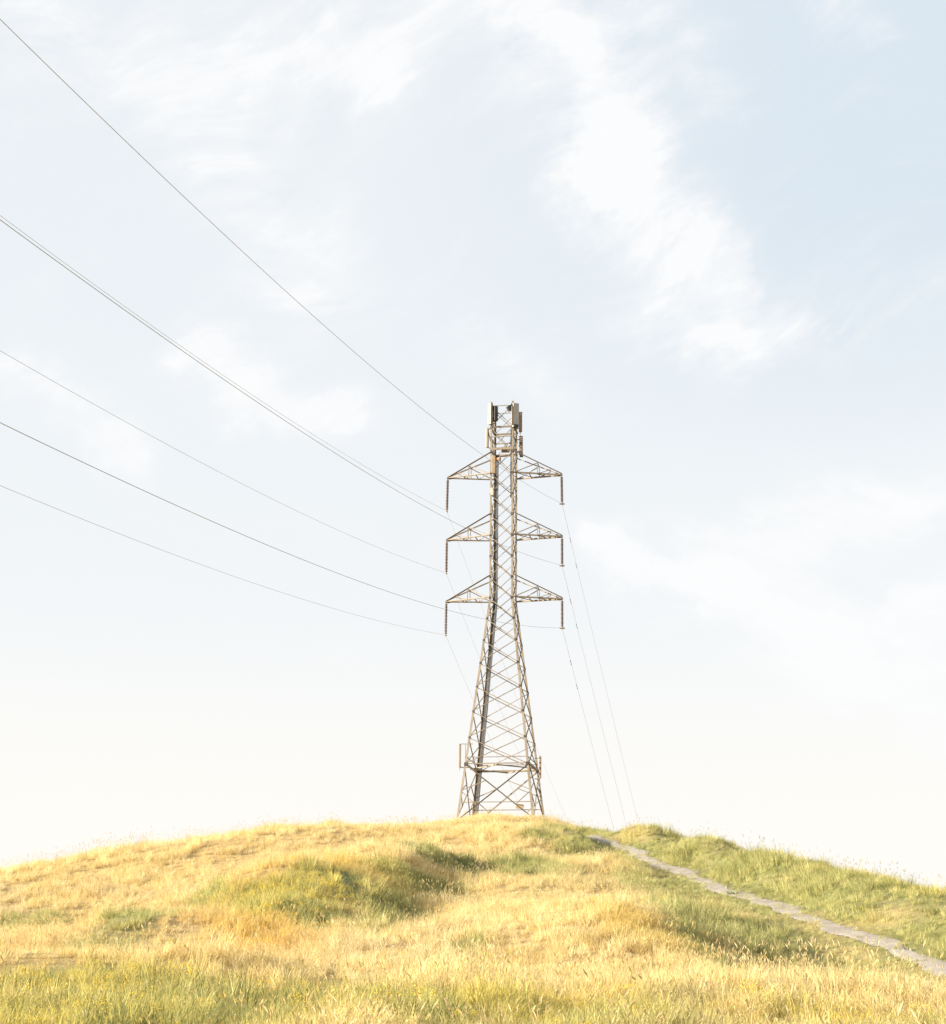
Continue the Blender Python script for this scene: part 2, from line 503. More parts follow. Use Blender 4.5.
# ------------------------------------------------------------------ grass (stuff)
def grass_mat(name, stops_dry, stops_green, transl=.45):
    """blade colour: kind of plant x own shade of each tuft and blade"""
    m = bpy.data.materials.new(name); m.use_nodes = True
    t = NT(m.node_tree); nd = m.node_tree.nodes; bs = nd['Principled BSDF']; out = nd['Material Output']
    A_ = lambda s, ty='INSTANCER': t.new('ShaderNodeAttribute', attribute_name=s, attribute_type=ty).outputs['Fac']
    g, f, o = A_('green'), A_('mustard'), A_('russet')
    bl = A_('blade', 'GEOMETRY')
    r = t.new('ShaderNodeObjectInfo').outputs['Random']
    pos = t.new('ShaderNodeNewGeometry').outputs['Position']
    big = t.noise(pos, .22, 3, .6)
    mixr = t.m('ADD', t.m('MULTIPLY', r, .62), t.m('MULTIPLY', bl, .38))
    def ramp(stops):
        n_ = t.new('ShaderNodeValToRGB'); e = n_.color_ramp.elements
        while len(e) < len(stops): e.new(.5)
        for el, (p, c) in zip(e, stops): el.position = p; el.color = rgb(*c)
        t.put(n_.inputs[0], mixr); return n_.outputs[0]
    dry = ramp(stops_dry)
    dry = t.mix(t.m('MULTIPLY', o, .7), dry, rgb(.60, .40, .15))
    dry = t.mix(t.ramp(big, .5, .66, 0, .4), dry, rgb(.70, .60, .40))
    mid = t.noise(pos, .75, 4, .65)
    dry = t.mix(t.ramp(mid, .50, .70, 0, .5), dry, rgb(.38, .30, .13))
    dry = t.mix(t.m('MULTIPLY', f, .55), dry, rgb(.66, .47, .075))
    grn = ramp(stops_green)
    grn = t.mix(t.m('MULTIPLY', t.m('MULTIPLY', f, .75), t.ramp(r, .2, .75)), grn, rgb(.66, .52, .11))
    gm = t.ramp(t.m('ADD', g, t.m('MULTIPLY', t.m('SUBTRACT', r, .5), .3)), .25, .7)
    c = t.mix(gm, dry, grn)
    t.put(bs.inputs['Base Color'], c); bs.inputs['Roughness'].default_value = .6
    bs.inputs['Specular IOR Level'].default_value = .25
    tr = t.new('ShaderNodeBsdfTranslucent'); t.put(tr.inputs[0], c)
    mx = t.new('ShaderNodeMixShader'); mx.inputs[0].default_value = transl
    t.l.new(bs.outputs[0], mx.inputs[1]); t.l.new(tr.outputs[0], mx.inputs[2]); t.l.new(mx.outputs[0], out.inputs[0])
    return m


DRY = [(0, (.42, .315, .12)), (.3, (.67, .53, .245)), (.65, (.80, .67, .36)), (1, (.87, .77, .50))]
GRN = [(0, (.18, .185, .065)), (.35, (.35, .345, .135)), (.7, (.54, .51, .215)), (1, (.74, .67, .36))]
M_BLADE = grass_mat('grass_blade', DRY, GRN)
M_SEED = grass_mat('seed_head', [(0, (.52, .39, .18)), (1, (.74, .61, .36))], [(0, (.42, .34, .17)), (1, (.5, .42, .2))], .35)
M_PETAL = material('mustard_petal', (.62, .42, .015), (.70, .50, .03), .6, 0, 9)
M_PETAL.node_tree.nodes['Principled BSDF'].inputs['Subsurface Weight'].default_value = 0


def blade_strip(V, Fc, B, MI, base, yaw, length, width, lean, curl, val, mi=0, seg=4, droop=0.0):
    """one curved tapering leaf"""
    d = Vector((math.cos(yaw), math.sin(yaw), 0)); w = Vector((-d.y, d.x, 0))
    p = Vector(base); ang = lean; n0 = len(V)
    for i in range(seg + 1):
        s = i / seg
        ww = width * (1 - s ** 1.6) * .5 + .0007
        if mi == 1: ww = width * (.25 + math.sin(min(1, s * 1.05) * math.pi) ** .8) * .5
        V.append(tuple(p - w * ww)); V.append(tuple(p + w * ww)); B += [val, val]
        p = p + (d * math.sin(ang) + Vector((0, 0, 1)) * math.cos(ang)) * (length / seg)
        ang += curl / seg + droop * s
    for i in range(seg):
        a = n0 + 2 * i; Fc.append((a, a + 1, a + 3, a + 2)); MI.append(mi)
    return p, ang


def tuft(name, nb, rad, hmin, hmax, w, lean, curl, stalks, kind):
    V, Fc, B, MI = [], [], [], []
    for _ in range(nb):
        a, r_ = random.uniform(0, 6.283), rad * math.sqrt(random.random())
        base = (r_ * math.cos(a), r_ * math.sin(a), -.03)
        blade_strip(V, Fc, B, MI, base, a + random.gauss(0, .9), random.uniform(hmin, hmax), w * random.uniform(.7, 1.3),
                    abs(random.gauss(.12, lean)), random.gauss(curl, .45), random.random())
    for _ in range(stalks):
        a, r_ = random.uniform(0, 6.283), rad * math.sqrt(random.random())
        base = (r_ * math.cos(a), r_ * math.sin(a), -.03); h = random.uniform(hmax * .8, hmax * (1.0 if kind == 'dry' else .92)); yw = random.uniform(0, 6.283); vv = random.random()
        p, an = blade_strip(V, Fc, B, MI, base, yw, h, .0065, abs(random.gauss(.08, .1)), random.uniform(.1, .5), vv, 0, 4)
        if kind == 'dry':
            for q in (0, 1.57):
                V2 = len(V)
                blade_strip(V, Fc, B, MI, p, yw, random.uniform(.08, .14), .014, an, random.uniform(.4, 1.1), vv, 1, 4)
                if q:      # second plane of the ear, turned a quarter
                    for k in range(V2, len(V)):
                        c = Vector(V[k]) - p
                        V[k] = tuple(p + Matrix.Rotation(q, 3, Vector((math.cos(yw) * math.sin(an), math.sin(yw) * math.sin(an), math.cos(an)))) @ c)
        elif kind == 'flower':
            for _k in range(random.randint(5, 8)):
                c = p + Vector((random.gauss(0, .03), random.gauss(0, .03), random.uniform(-.10, .03)))
                n0 = len(V); s = random.uniform(.007, .014)
                for z_, rr in ((-s * .5, .3), (0, 1), (s * .5, .5)):
                    for q in range(5):
                        V.append((c.x + math.cos(q * 1.2566) * s * rr, c.y + math.sin(q * 1.2566) * s * rr, c.z + z_)); B.append(.5)
                for j in range(2):
                    for q in range(5):
                        Fc.append((n0 + j * 5 + q, n0 + j * 5 + (q + 1) % 5, n0 + j * 5 + 5 + (q + 1) % 5, n0 + j * 5 + 5 + q)); MI.append(2)
                Fc.append(tuple(n0 + 10 + q for q in range(5))); MI.append(2)
    me = bpy.data.meshes.new(name)
    me.from_pydata(V, [], Fc); me.update()
    me.polygons.foreach_set('material_index', MI)
    me.polygons.foreach_set('use_smooth', [True] * len(Fc))
    attr(me, 'blade', np.array(B))
    for mt in (M_BLADE, M_SEED, M_PETAL): me.materials.append(mt)
    return bpy.data.objects.new(name, me)


def collection(name, objs):
    c = bpy.data.collections.new(name)
    for o in objs: c.objects.link(o)
    return c


C_DRY = collection('dry_tufts', [tuft('dry_tuft', 62, .27, .28, .66, .0135, .28, .95, 2, 'dry') for _ in range(4)] +
                   [tuft('dry_tuft', 58, .24, .22, .54, .013, .5, 1.5, 2, 'dry') for _ in range(2)])
C_GRN = collection('green_tufts', [tuft('green_tuft', 62, .27, .26, .58, .015, .25, .8, 1, 'dry') for _ in range(3)] +
                   [tuft('green_tuft', 58, .24, .2, .48, .0145, .45, 1.3, 0, '') for _ in range(2)])
C_FLW = collection('flower_tufts', [tuft('mustard_tuft', 8, .12, .2, .4, .012, .3, .5, 6, 'flower') for _ in range(3)])


def gn_scatter(passes):
    ng = bpy.data.node_groups.new('grass_scatter', 'GeometryNodeTree')
    ng.interface.new_socket('Geometry', in_out='INPUT', socket_type='NodeSocketGeometry')
    ng.interface.new_socket('Geometry', in_out='OUTPUT', socket_type='NodeSocketGeometry')
    N, L = ng.nodes, ng.links
    gi, go, jn = N.new('NodeGroupInput'), N.new('NodeGroupOutput'), N.new('GeometryNodeJoinGeometry')
    for k, (dens, coll, smin, smax, tilt) in enumerate(passes):
        a = N.new('GeometryNodeInputNamedAttribute'); a.data_type = 'FLOAT'; a.inputs['Name'].default_value = dens
        d = N.new('GeometryNodeDistributePointsOnFaces'); d.inputs['Seed'].default_value = 3 + k
        L.new(gi.outputs[0], d.inputs['Mesh']); L.new(a.outputs['Attribute'], d.inputs['Density'])
        ci = N.new('GeometryNodeCollectionInfo'); ci.inputs['Collection'].default_value = coll
        ci.inputs['Separate Children'].default_value = True; ci.inputs['Reset Children'].default_value = True
        ip = N.new('GeometryNodeInstanceOnPoints'); ip.inputs['Pick Instance'].default_value = True
        L.new(d.outputs['Points'], ip.inputs['Points']); L.new(ci.outputs[0], ip.inputs['Instance'])
        rv = N.new('FunctionNodeRandomValue'); rv.data_type = 'FLOAT_VECTOR'
        rv.inputs[0].default_value = (-tilt, -tilt + .10, 0); rv.inputs[1].default_value = (tilt, tilt + .10, 6.283); rv.inputs['Seed'].default_value = 9 + k
        L.new(rv.outputs[0], ip.inputs['Rotation'])
        rs = N.new('FunctionNodeRandomValue'); rs.data_type = 'FLOAT'
        rs.inputs[2].default_value = smin; rs.inputs[3].default_value = smax; rs.inputs['Seed'].default_value = 20 + k
        ta = N.new('GeometryNodeInputNamedAttribute'); ta.data_type = 'FLOAT'; ta.inputs['Name'].default_value = 'tall'
        mu = N.new('ShaderNodeMath'); mu.operation = 'MULTIPLY'
        L.new(rs.outputs[1], mu.inputs[0]); L.new(ta.outputs['Attribute'], mu.inputs[1]); L.new(mu.outputs[0], ip.inputs['Scale'])
        L.new(ip.outputs[0], jn.inputs[0])
    L.new(jn.outputs[0], go.inputs[0])
    return ng


# plot where it grows: everything the hill shows, and a margin each side
step = .4
sx, sy = np.arange(-44, 44.1, step), np.arange(13, 128.1, step)
SX, SY = np.meshgrid(sx, sy)
SZ = zat(SX, SY) - .01
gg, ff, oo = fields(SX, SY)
pd, _, ph = path_dist(SX, SY)
offpath = smooth(pd - ph + .34 * lattice_noise(SX, SY, 1.7, 61), -.34, .16)
wedge = 1 - smooth(np.abs(SX) - (SY * .29 + 4), 0, 5)
nearf = 6.2 + 3.6 * smooth(55 - SY, 0, 25)
clear = 1.1 - .75 * np.clip(lattice_noise(SX, SY, 1.9, 51), 0, 1)
base_d = nearf * wedge * offpath * clear * smooth(SY, 12, 18) * (1 + 1.3 * (1 - smooth(pd - ph, 0, 1.5)))
tall = .74 + .18 * lattice_noise(SX, SY, 4, 52) + .42 * lattice_noise(SX, SY, 1.5, 53) + .30 * lattice_noise(SX, SY, .8, 54)
tall = np.maximum(tall, .34)
lside = (np.interp(SY, PC[::-1, 1], PC[::-1, 0]) > SX)
tall *= np.where(lside, .20 + .80 * smooth(pd - ph, -.1, 2.8), .34 + .66 * smooth(pd - ph, -.1, 1.0))
tall *= 1 - .22 * smooth(pd * 0 + SY, 88, 100)
tall *= (1 - .72 * blob(SX, SY, 925, 985, 75, 18)) * (1 - .35 * blob(SX, SY, 800, 940, 60, 10))
# lusher growth along the right hand ridge, a tall clump on its top
tall *= 1 + .10 * smooth(40 - SY, 0, 9)
for px, py, Y, rx, am in ((664, 832, 94, 1.6, .35), (700, 838, 89, .8, .2), (600, 835, 106, 2, .2), (480, 824, 107, 2.2, .2)):
    c_ = at(px, py, Y); tall += am * np.exp(-((SX - c_.x) ** 2 + (SY - c_.y) ** 2) / rx ** 2)
ii = np.arange(SX.size).reshape(SX.shape)
sq = np.stack([ii[:-1, :-1], ii[:-1, 1:], ii[1:, 1:], ii[1:, :-1]], -1).reshape(-1, 4)
keep = (wedge.ravel()[sq].max(1) > .01)
me = grid_mesh('hill_grass', np.stack([SX.ravel(), SY.ravel(), SZ.ravel()], 1), sq[keep])
gmask = smooth(gg, .15, .75)
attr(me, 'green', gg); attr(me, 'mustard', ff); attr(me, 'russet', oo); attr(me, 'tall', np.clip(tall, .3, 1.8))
attr(me, 'd_dry', base_d * (1 - .8 * gmask)); attr(me, 'd_green', base_d * gmask * 1.0)
attr(me, 'd_flower', wedge * offpath * (1.5 * ff * (.35 + .65 * gmask) + .03))
for mt in (M_BLADE, M_SEED, M_PETAL): me.materials.append(mt)
grass = bpy.data.objects.new('hill_grass', me); COL.objects.link(grass)
tag(grass, 'long golden and green wild grass with small yellow flowers covering the hill', 'grass', kind='stuff')
md = grass.modifiers.new('scatter', 'NODES')
md.node_group = gn_scatter([('d_dry', C_DRY, .75, 1.25, .22), ('d_green', C_GRN, .75, 1.3, .2), ('d_flower', C_FLW, .8, 1.3, .15)])

# a weed growing in the middle of the path and a few stones on it
wd = tuft('weed_clump', 70, .2, .12, .3, .024, .55, 1.2, 0, '')
wd.data.materials[0] = material('weed_leaf', (.12, .16, .04), (.22, .25, .08), .6, 0, 6)
i = int(np.argmin(np.abs(PC[:, 1] - 70.6))); COL.objects.link(wd)
wd.location = (PC[i, 0] - .12, PC[i, 1], float(zat(PC[i, 0], PC[i, 1])) + .02)
tag(wd, 'small green weed clump growing in the middle of the dirt path', 'weed')
pb = MB()
for _ in range(420):
    i = random.randrange(20, len(S) - 4); c = random.choice([random.uniform(-1, 1), random.gauss(.95, .1), random.gauss(-.95, .1)])
    x, y = PC[i, 0] + nor[i, 0] * hw[i] * c, PC[i, 1] + nor[i, 1] * hw[i] * c
    s = random.uniform(.012, .03) if random.random() < .93 else random.uniform(.035, .06)
    z = float(zat(x, y)) + .03
    n0 = 6
    vs = []; fs = []
    for lv, rr in ((-.5, .8), (.1, 1), (.55, .5)):
        for q in range(n0):
            k = random.uniform(.75, 1.15)
            vs.append((x + math.cos(q * 1.047 + lv) * s * rr * k, y + math.sin(q * 1.047 + lv) * s * rr * k, z + lv * s))
    for j in range(2):
        fs += [(j * n0 + q, j * n0 + (q + 1) % n0, (j + 1) * n0 + (q + 1) % n0, (j + 1) * n0 + q) for q in range(n0)]
    fs.append(tuple(range(2 * n0, 3 * n0)))
    pb._add(vs, fs)
gr = pb.build('path_gravel', material('gravel_stone', (.3, .23, .18), (.45, .38, .33), .9, 0, 8))
tag(gr, 'brown gravel stones strewn along the dirt path', 'gravel', kind='stuff')

# ------------------------------------------------------------------ pylon
THETA = R(11.0)
BASE_Z = float(zat(np.array([TX]), np.array([TY]))[0])
tower = empty('lattice_tower', (TX, TY, BASE_Z), -THETA)
tag(tower, 'tall weathered steel lattice power pylon with cell antennas on its top', 'power pylon')
TM = Matrix.Translation((TX, TY, BASE_Z)) @ Matrix.Rotation(-THETA, 4, 'Z'); TI = TM.inverted()


def zt(py): return at(503.5, py, TY).z - BASE_Z


def loc(px, py, v=0.0):
    """point of the photograph in the pylon's own axes, v metres behind its middle plane"""
    p = at(px, py, TY)
    for _ in range(6):
        q = TI @ p
        p = at(px, py, p.y + (v - q.y) / math.cos(THETA))
    return TI @ p


Z_TOP, Z_BELT, Z_BEND = zt(405), zt(768), zt(600)
HS = 11.6 / F * TY * 1.035 / math.cos(THETA) * 1.0       # half width of the shaft
HB = 37.0 / F * TY * 1.01 / math.cos(THETA)              # half width at the ground


def half(z):
    if z >= Z_BEND: return HS
    return HS + (HB - HS) * (Z_BEND - z) / Z_BEND


CORN = ((-1, -1), (1, -1), (1, 1), (-1, 1))               # near left, near right, far right, far left


def corner(k, z):
    h = half(z); return Vector((CORN[k % 4][0] * h, CORN[k % 4][1] * h, z))


flare_py = [600, 621, 643, 666, 690, 715, 741, 768]
shaft_py = [600, 579.5, 558.5, 538, 517, 496.5, 476, 455, 430.5, 408.5]
LV = [zt(p) for p in flare_py[::-1]] + [zt(p) for p in shaft_py[1:]]
for k in range(4):
    b = MB(); sx_, sy_ = CORN[k]
    for za, zb in ((-0.45, Z_BEND), (Z_BEND, Z_TOP)):
        a_, b_ = corner(k, za), corner(k, zb)
        # heel outward, flanges along the two faces
        w = .14 if za < 0 else .12
        d = Vector((-sx_, 0, 0)); e = Vector((0, -sy_, 0)); t_ = .022
        prof = [Vector((0, 0, 0)), d * w, d * w + e * t_, d * t_ + e * t_, d * t_ + e * w, e * w]
        vs = [a_ + p for p in prof] + [b_ + p for p in prof]
        b._add(vs, [(i_, (i_ + 1) % 6, 6 + (i_ + 1) % 6, 6 + i_) for i_ in range(6)] + [(5, 4, 3, 2, 1, 0), (6, 7, 8, 9, 10, 11)])
    # step bolts on one leg
    if k in (1, 3):
        for q in range(70):
            z = 2.2 + q * .4
            if z < Z_TOP - .5:
                c = corner(k, z); b.bar(c, c + (Vector((sx_ * .16, 0, 0)) if q % 2 else Vector((0, sy_ * .16, 0))), .02)
    lg = b.build('leg', M_STEEL, tower)
    for z in LV:
        g = MB()
        c = corner(k, z)
        s = .085 if abs(z - Z_BELT) > .1 else .13
        g.box(c + Vector((-sx_ * .10, sy_ * .012, 0)), (s * 1.5, .02, s * 1.7)); g.box(c + Vector((sx_ * .012, -sy_ * .10, 0)), (.02, s * 1.5, s * 1.7))
        g.build('gusset_plate', M_GUSSET, lg)
    f_ = MB(); c = corner(k, -.25)
    f_.lathe([(0, .32), (.05, .36), (.7, .42)], c + Vector((0, 0, .12)), 14)
    f_.build('concrete_footing', material('concrete', (.3, .28, .25), (.4, .37, .33), .9, 0, 5), lg)

# face bracing: one cross per panel and face
for i in range(len(LV) - 1):
    za, zb = LV[i], LV[i + 1]
    for k in range(4):
        b = MB(); a0, a1, b0, b1 = corner(k, za), corner(k + 1, za), corner(k, zb), corner(k + 1, zb)
        nrm = Vector(((CORN[k][0] + CORN[(k + 1) % 4][0]) / 2, (CORN[k][1] + CORN[(k + 1) % 4][1]) / 2, 0))
        w = .058 if zb <= Z_BEND + .1 else .052
        b.angle(a0 - nrm * .03, b1 - nrm * .03, w, .012, up=nrm); b.angle(a1 - nrm * .055, b0 - nrm * .055, w * .8, .01, up=nrm)
        b.build('cross_brace', M_STEEL_DARK, tower)

# bottom panel: big crosses with redundants, under the belt
for k in range(4):
    b = MB(); nrm = Vector(((CORN[k][0] + CORN[(k + 1) % 4][0]) / 2, (CORN[k][1] + CORN[(k + 1) % 4][1]) / 2, 0)) * .04
    a0, a1 = corner(k, Z_BELT) - nrm, corner(k + 1, Z_BELT) - nrm
    zb = -.2; b0, b1 = corner(k, zb) - nrm, corner(k + 1, zb) - nrm
    b.angle(a0, b1, .08, .012, up=nrm); b.angle(a1, b0 - nrm * .5, .07, .012, up=nrm)
    zm = Z_BELT * .50
    m0, m1 = corner(k, zm) - nrm, corner(k + 1, zm) - nrm
    # short redundants from the leg to the crossing diagonals
    q0, q1 = a0.lerp(b1, .30), a1.lerp(b0, .30); r0, r1 = b0.lerp(a1, .27), b1.lerp(a0, .27)
    b.bar(m0, q0, .05); b.bar(m1, q1, .05); b.bar(m0, r0, .05); b.bar(m1, r1, .05)
    b.build('bottom_brace', M_STEEL_DARK, tower)
    h_ = MB(); z = Z_BELT
    c0, c1 = corner(k, z), corner(k + 1, z)
    h_.angle(c0, c1, .07 if k == 0 else .13, .016, up=(0, 0, 1)); h_.build('belt_beam', M_STEEL, tower)
    h2 = MB(); z = zt(761); h2.bar(corner(k, z) - nrm, corner(k + 1, z) - nrm, .045); h2.build('belt_rail', M_STEEL_DARK, tower)
# plan bracing at belt and low tie bars
b = MB(); h = half(Z_BELT)
mid = [(corner(k, Z_BELT) + corner(k + 1, Z_BELT)) / 2 for k in range(4)]
for k in range(4): b.bar(mid[k] + Vector((0, 0, -.05)), mid[(k + 1) % 4] + Vector((0, 0, -.05)), .07)
b.build('plan_brace', M_STEEL, tower)
for k in (0, 2):
    b = MB(); z = zt(806)
    b.bar(corner(k, z) * .985 + Vector((0, 0, .015 * z)), corner(k + 1, z) * .985 + Vector((0, 0, .015 * z)), .05); b.build('low_tie', M_STEEL_DARK, tower)
# top frames: horizontal frames of the head
for py, w in ((406, .045), (427, .10), (436.5, .06), (452, .15)):
    z = zt(py + (0 if py == 452 else 3.5))
    for k in range(4):
        b = MB()
        if py == 452:
            b.box((corner(k, z) + corner(k + 1, z)) / 2 * 1.0, (2 * HS if k % 2 == 0 else .06, .06 if k % 2 == 0 else 2 * HS, .17))
        else:
            b.bar(corner(k, z + .01), corner(k + 1, z + .01), w)
        b.build('head_frame', M_STEEL if py != 427 else M_STEEL_DARK, tower)

# cross arms
ARMS = []
for lvl, (py_t, py_b, tl, tr) in enumerate((((455), 476.5, (447.8, 478.2), (561.6, 475)), ((516), 538, (446.8, 540.3), (562, 536.6)), ((577.5), 600, (446.3, 601.9), (562.1, 599)))):
    for sgn, tip_px in ((-1, tl), (1, tr)):
        tip = loc(tip_px[0], tip_px[1], 0.0)
        ZT, ZB = zt(py_t), zt(py_b)
        arm = MB(); arm.box(tip + Vector((-sgn * .10, 0, .0)), (.30, .10, .16))
        a_ = arm.build('cross_arm', M_GUSSET, tower)
        for vv in (-1, 1):
            ct, cb = Vector((sgn * HS, vv * HS, ZT)), Vector((sgn * HS, vv * HS, ZB))
            tp = tip + Vector((0, vv * .05, 0))
            t1 = MB(); t1.angle(ct, tp + Vector((0, 0, .05)), .075, .012, up=(0, vv, 0)); t1.build('top_chord', M_STEEL_DARK, a_)
            b1 = MB(); b1.angle(cb, tp + Vector((0, 0, -.04)), .095, .014, up=(0, 0, 1)); b1.build('bottom_chord', M_STEEL, a_)
            s1 = MB()
            u1, u2 = ct.lerp(tp, .50), cb.lerp(tp, .50)
            s1.bar(u1, u2, .05); s1.bar(u1, cb, .05); s1.bar(u2 + Vector((0, 0, .0)), ct.lerp(tp, .78), .035)
            s1.build('web_strut', M_STEEL_DARK, a_)
        nb_, fb_ = Vector((sgn * HS, -HS, ZB)), Vector((sgn * HS, HS, ZB)); up_ = Vector((0, 0, .06))
        for p, q, w_ in ((nb_.lerp(tip, .33), fb_.lerp(tip, .33), .05), (nb_.lerp(tip, .62), fb_.lerp(tip, .62), .05), (nb_ + up_, fb_.lerp(tip, .33) + up_, .04),
                         (nb_.lerp(tip, .33) + up_, fb_.lerp(tip, .62) + up_, .035), (Vector((sgn * HS, -HS, ZT)).lerp(tip, .5), Vector((sgn * HS, HS, ZT)).lerp(tip, .5), .04)):
            t2 = MB(); t2.bar(p, q, w_); t2.build('cross_tie', M_STEEL_DARK, a_)
        ARMS.append((lvl, sgn, tip))

# cable ladder up the far left of the shaft and the flare
for j in range(4):
    cab = MB(); pts_ = []
    for q in range(40):
        z = .2 + (zt(452) - .2) * q / 39
        h = half(z)
        pts_.append((-h * .93 + j * .06 + .04, h * .93 + .02 * math.sin(j * 2 + q * .7), z))
    cab.tube(pts_, .027, 6); cab.build('feeder_cable', M_CABLE, tower)
for j in range(3):
    cb2 = MB()
    cb2.tube([(HS * .82 - .05 * j, -HS * .6 + .03 * math.sin(q + j), zt(432) + (zt(500) - zt(432)) * q / 14) for q in range(15)], .022, 6)
    cb2.build('jumper_cable', M_CABLE, tower)


# cell equipment, each with its bracket
def panel(name, mat, px0, py0, px1, py1, v, yaw, depth, label=None, wscale=1.0):
    a_, b_ = loc(px0, py0, v), loc(px1, py1, v)
    c = (a_ + b_) / 2; w, h = abs(b_.x - a_.x) * wscale, abs(a_.z - b_.z)
    mb = MB(); mb.box((0, 0, 0), (w, depth, h))
    o = mb.build(name, mat, tower, bevel=min(w, depth) * .18)
    o.location = c; o.rotation_euler = (0, 0, yaw)
    if label: o['label'] = label
    return o, w, h


def bracket(par, h, x, y, L, rot=0):
    b = MB()
    b.tube([(x, y, -h * .62), (x, y, h * .55)], .03, 8)
    for s in (-.32, .32):
        b.bar((x, y, h * s), (x + L * math.cos(rot), y + L * math.sin(rot), h * s), .05)
    b.build('mount_pipe', M_STEEL_DARK, par)


# upper left sector: tan panel turned outwards, dark radio behind it
o, w, h = panel('panel_antenna', M_TAN, 488.0, 403.8, 492.4, 424.5, -HS - .18, R(-38), .16, 'tan panel antenna with a dark radio behind, upper left of the head')
bracket(o, h, .02, .18, .22, R(60))
r_ = MB(); r_.box((.20, .30, .05), (.2, .3, h * .7)); r_.box((.05, .15, h * .34), (.2, .3, .2)); r_.build('radio_unit', M_DARK, o, bevel=.02)
# upper right sector: large grey panel seen edge on, black box hung inside
o, w, h = panel('panel_antenna', M_GREYBOX, 512.6, 403.6, 518.7, 427.0, -HS - .16, R(30), .20, 'large grey panel antenna, upper right of the head')
bracket(o, h, -.05, .22, .25, R(110))
r_ = MB(); r_.box((-.33, .12, h * .31), (.46, .26, .36), Matrix.Rotation(R(-32), 3, 'Y')); r_.box((-.02, -.02, -h * .47), (.34, .3, .22)); r_.build('radio_unit', M_DARK, o, bevel=.015)
r_ = MB(); r_.box((-w * .5 - .05, -.02, -.06), (.10, .17, h * .78)); r_.build('side_panel', M_TAN, o, bevel=.015)
# outboard right, two narrow tan panels one above the other
o, w, h = panel('panel_antenna', M_TAN, 518.9, 413.4, 522.1, 431.8, 0.1, R(12), .26, 'narrow bright tan panel antenna, upper one on the right edge')
bracket(o, h, -.02, .02, -.42)
r_ = MB(); r_.box((0, 0, h / 2 + .03), (w * 1.08, .28, .06)); r_.build('end_cap', M_STEEL_DARK, o)
o, w, h = panel('panel_antenna', M_TAN, 518.9, 436.4, 522.8, 454.6, 0.0, R(8), .28, 'tan panel antenna with a black round port, lower one on the right edge')
bracket(o, h, -.03, .02, -.42)
r_ = MB(); r_.lathe([(0, .09), (.03, .105), (.06, .07)], (-.03, -.13, .15), 14, (0, -1, 0)); r_.build('round_port', M_DARK, o)
r_ = MB(); r_.box((.04, 0, -h / 2 - .05), (.24, .26, .2)); r_.build('cable_boot', M_DARK, o, bevel=.02)
# lower left sector: slim panel held off the leg by a triangular bracket
o, w, h = panel('panel_antenna', M_TAN, 486.3, 428.5, 488.3, 447.5, -HS * .6, R(-10), .2, 'slim tan panel antenna on a triangular bracket, lower left of the head')
r_ = MB()
r_.bar((.02, 0, h * .47), (.36, .1, h * .47), .05); r_.bar((.02, 0, -h * .42), (.36, .1, -h * .75), .05); r_.bar((.05, 0, h * .4), (.34, .1, -h * .6), .05)
r_.build('mount_bracket', M_STEEL_DARK, o)
# box and horn inside the shaft under the head
o, w, h = panel('equipment_box', M_TAN, 491.8, 456, 495.6, 473.5, -HS - .08, R(0), .2, 'long tan box on the near left leg with a rusty horn')
r_ = MB(); r_.lathe([(0, .05), (.10, .06), (.3, .17), (.32, .17)], (w * .5, 0, h * .33), 12, (1, -.1, -.12)); r_.build('horn', material('rust_red', (.22, .09, .045), (.32, .15, .08), .7, 0, 5), o)
o, w, h = panel('equipment_box', M_GREYBOX, 490.8, 488, 493.8, 495.5, -HS - .1, 0, .2)
o, w, h = panel('cable_tray', M_STEEL_DARK, 501.5, 447.5, 509.5, 452.0, -HS * .3, R(5), .3)
r_ = MB(); r_.tube([(-.1, 0, .1), (-.05, 0, .35), (.03, 0, .38)], .03, 8); r_.tube([(.25, 0, .1), (.28, 0, .3)], .025, 8); r_.build('cable_stub', M_CABLE, o)
# slim antennas on standoffs at the belt
o, w, h = panel('slim_antenna', M_TAN, 459.0, 744, 460.7, 767, -.4, 0, .14, 'slim tan antenna on a standoff left of the belt')
r_ = MB(); e = Vector((.30, .0, 0))
L_ = (corner(0, Z_BELT).x - o.location.x)
r_.bar((0, 0, h / 2), (L_ * .92 + .25, .1, h / 2), .035); r_.bar((0, 0, -h * .52), (L_, .1, -h * .52), .06); r_.bar((L_ * .55, .05, h / 2), (L_ * .55, .05, -h / 2), .03)
r_.bar((0, 0, -h / 2), (0, 0, -h / 2 - .22), .03)
r_.build('standoff', M_STEEL_DARK, o)
o, w, h = panel('slim_antenna', M_TAN, 539.2, 756, 541.2, 778.3, -.2, 0, .15, 'slim tan antenna on a standoff right of the belt')
r_ = MB(); L_ = (corner(1, zt(764)).x - o.location.x)
r_.bar((0, 0, h * .40), (L_ + .12, .05, h * .40), .045); r_.bar((0, 0, -h * .52), (L_ + .1, .05, -h * .52), .05)
r_.build('standoff', M_STEEL_DARK, o)
# tan plate on the low tie
a_, b_ = loc(516.2, 803.8, half(zt(806)) * .97), loc(523.8, 809.4, half(zt(806)) * .97)
mb = MB(); mb.box((a_ + b_) / 2 + Vector((0, -.06, 0)), (abs(b_.x - a_.x), .04, abs(a_.z - b_.z) * .8), Matrix.Rotation(R(6), 3, 'Y'))
o = mb.build('sign_plate', M_SIGN, tower); o['label'] = 'small blank tan plate on the low tie bar'

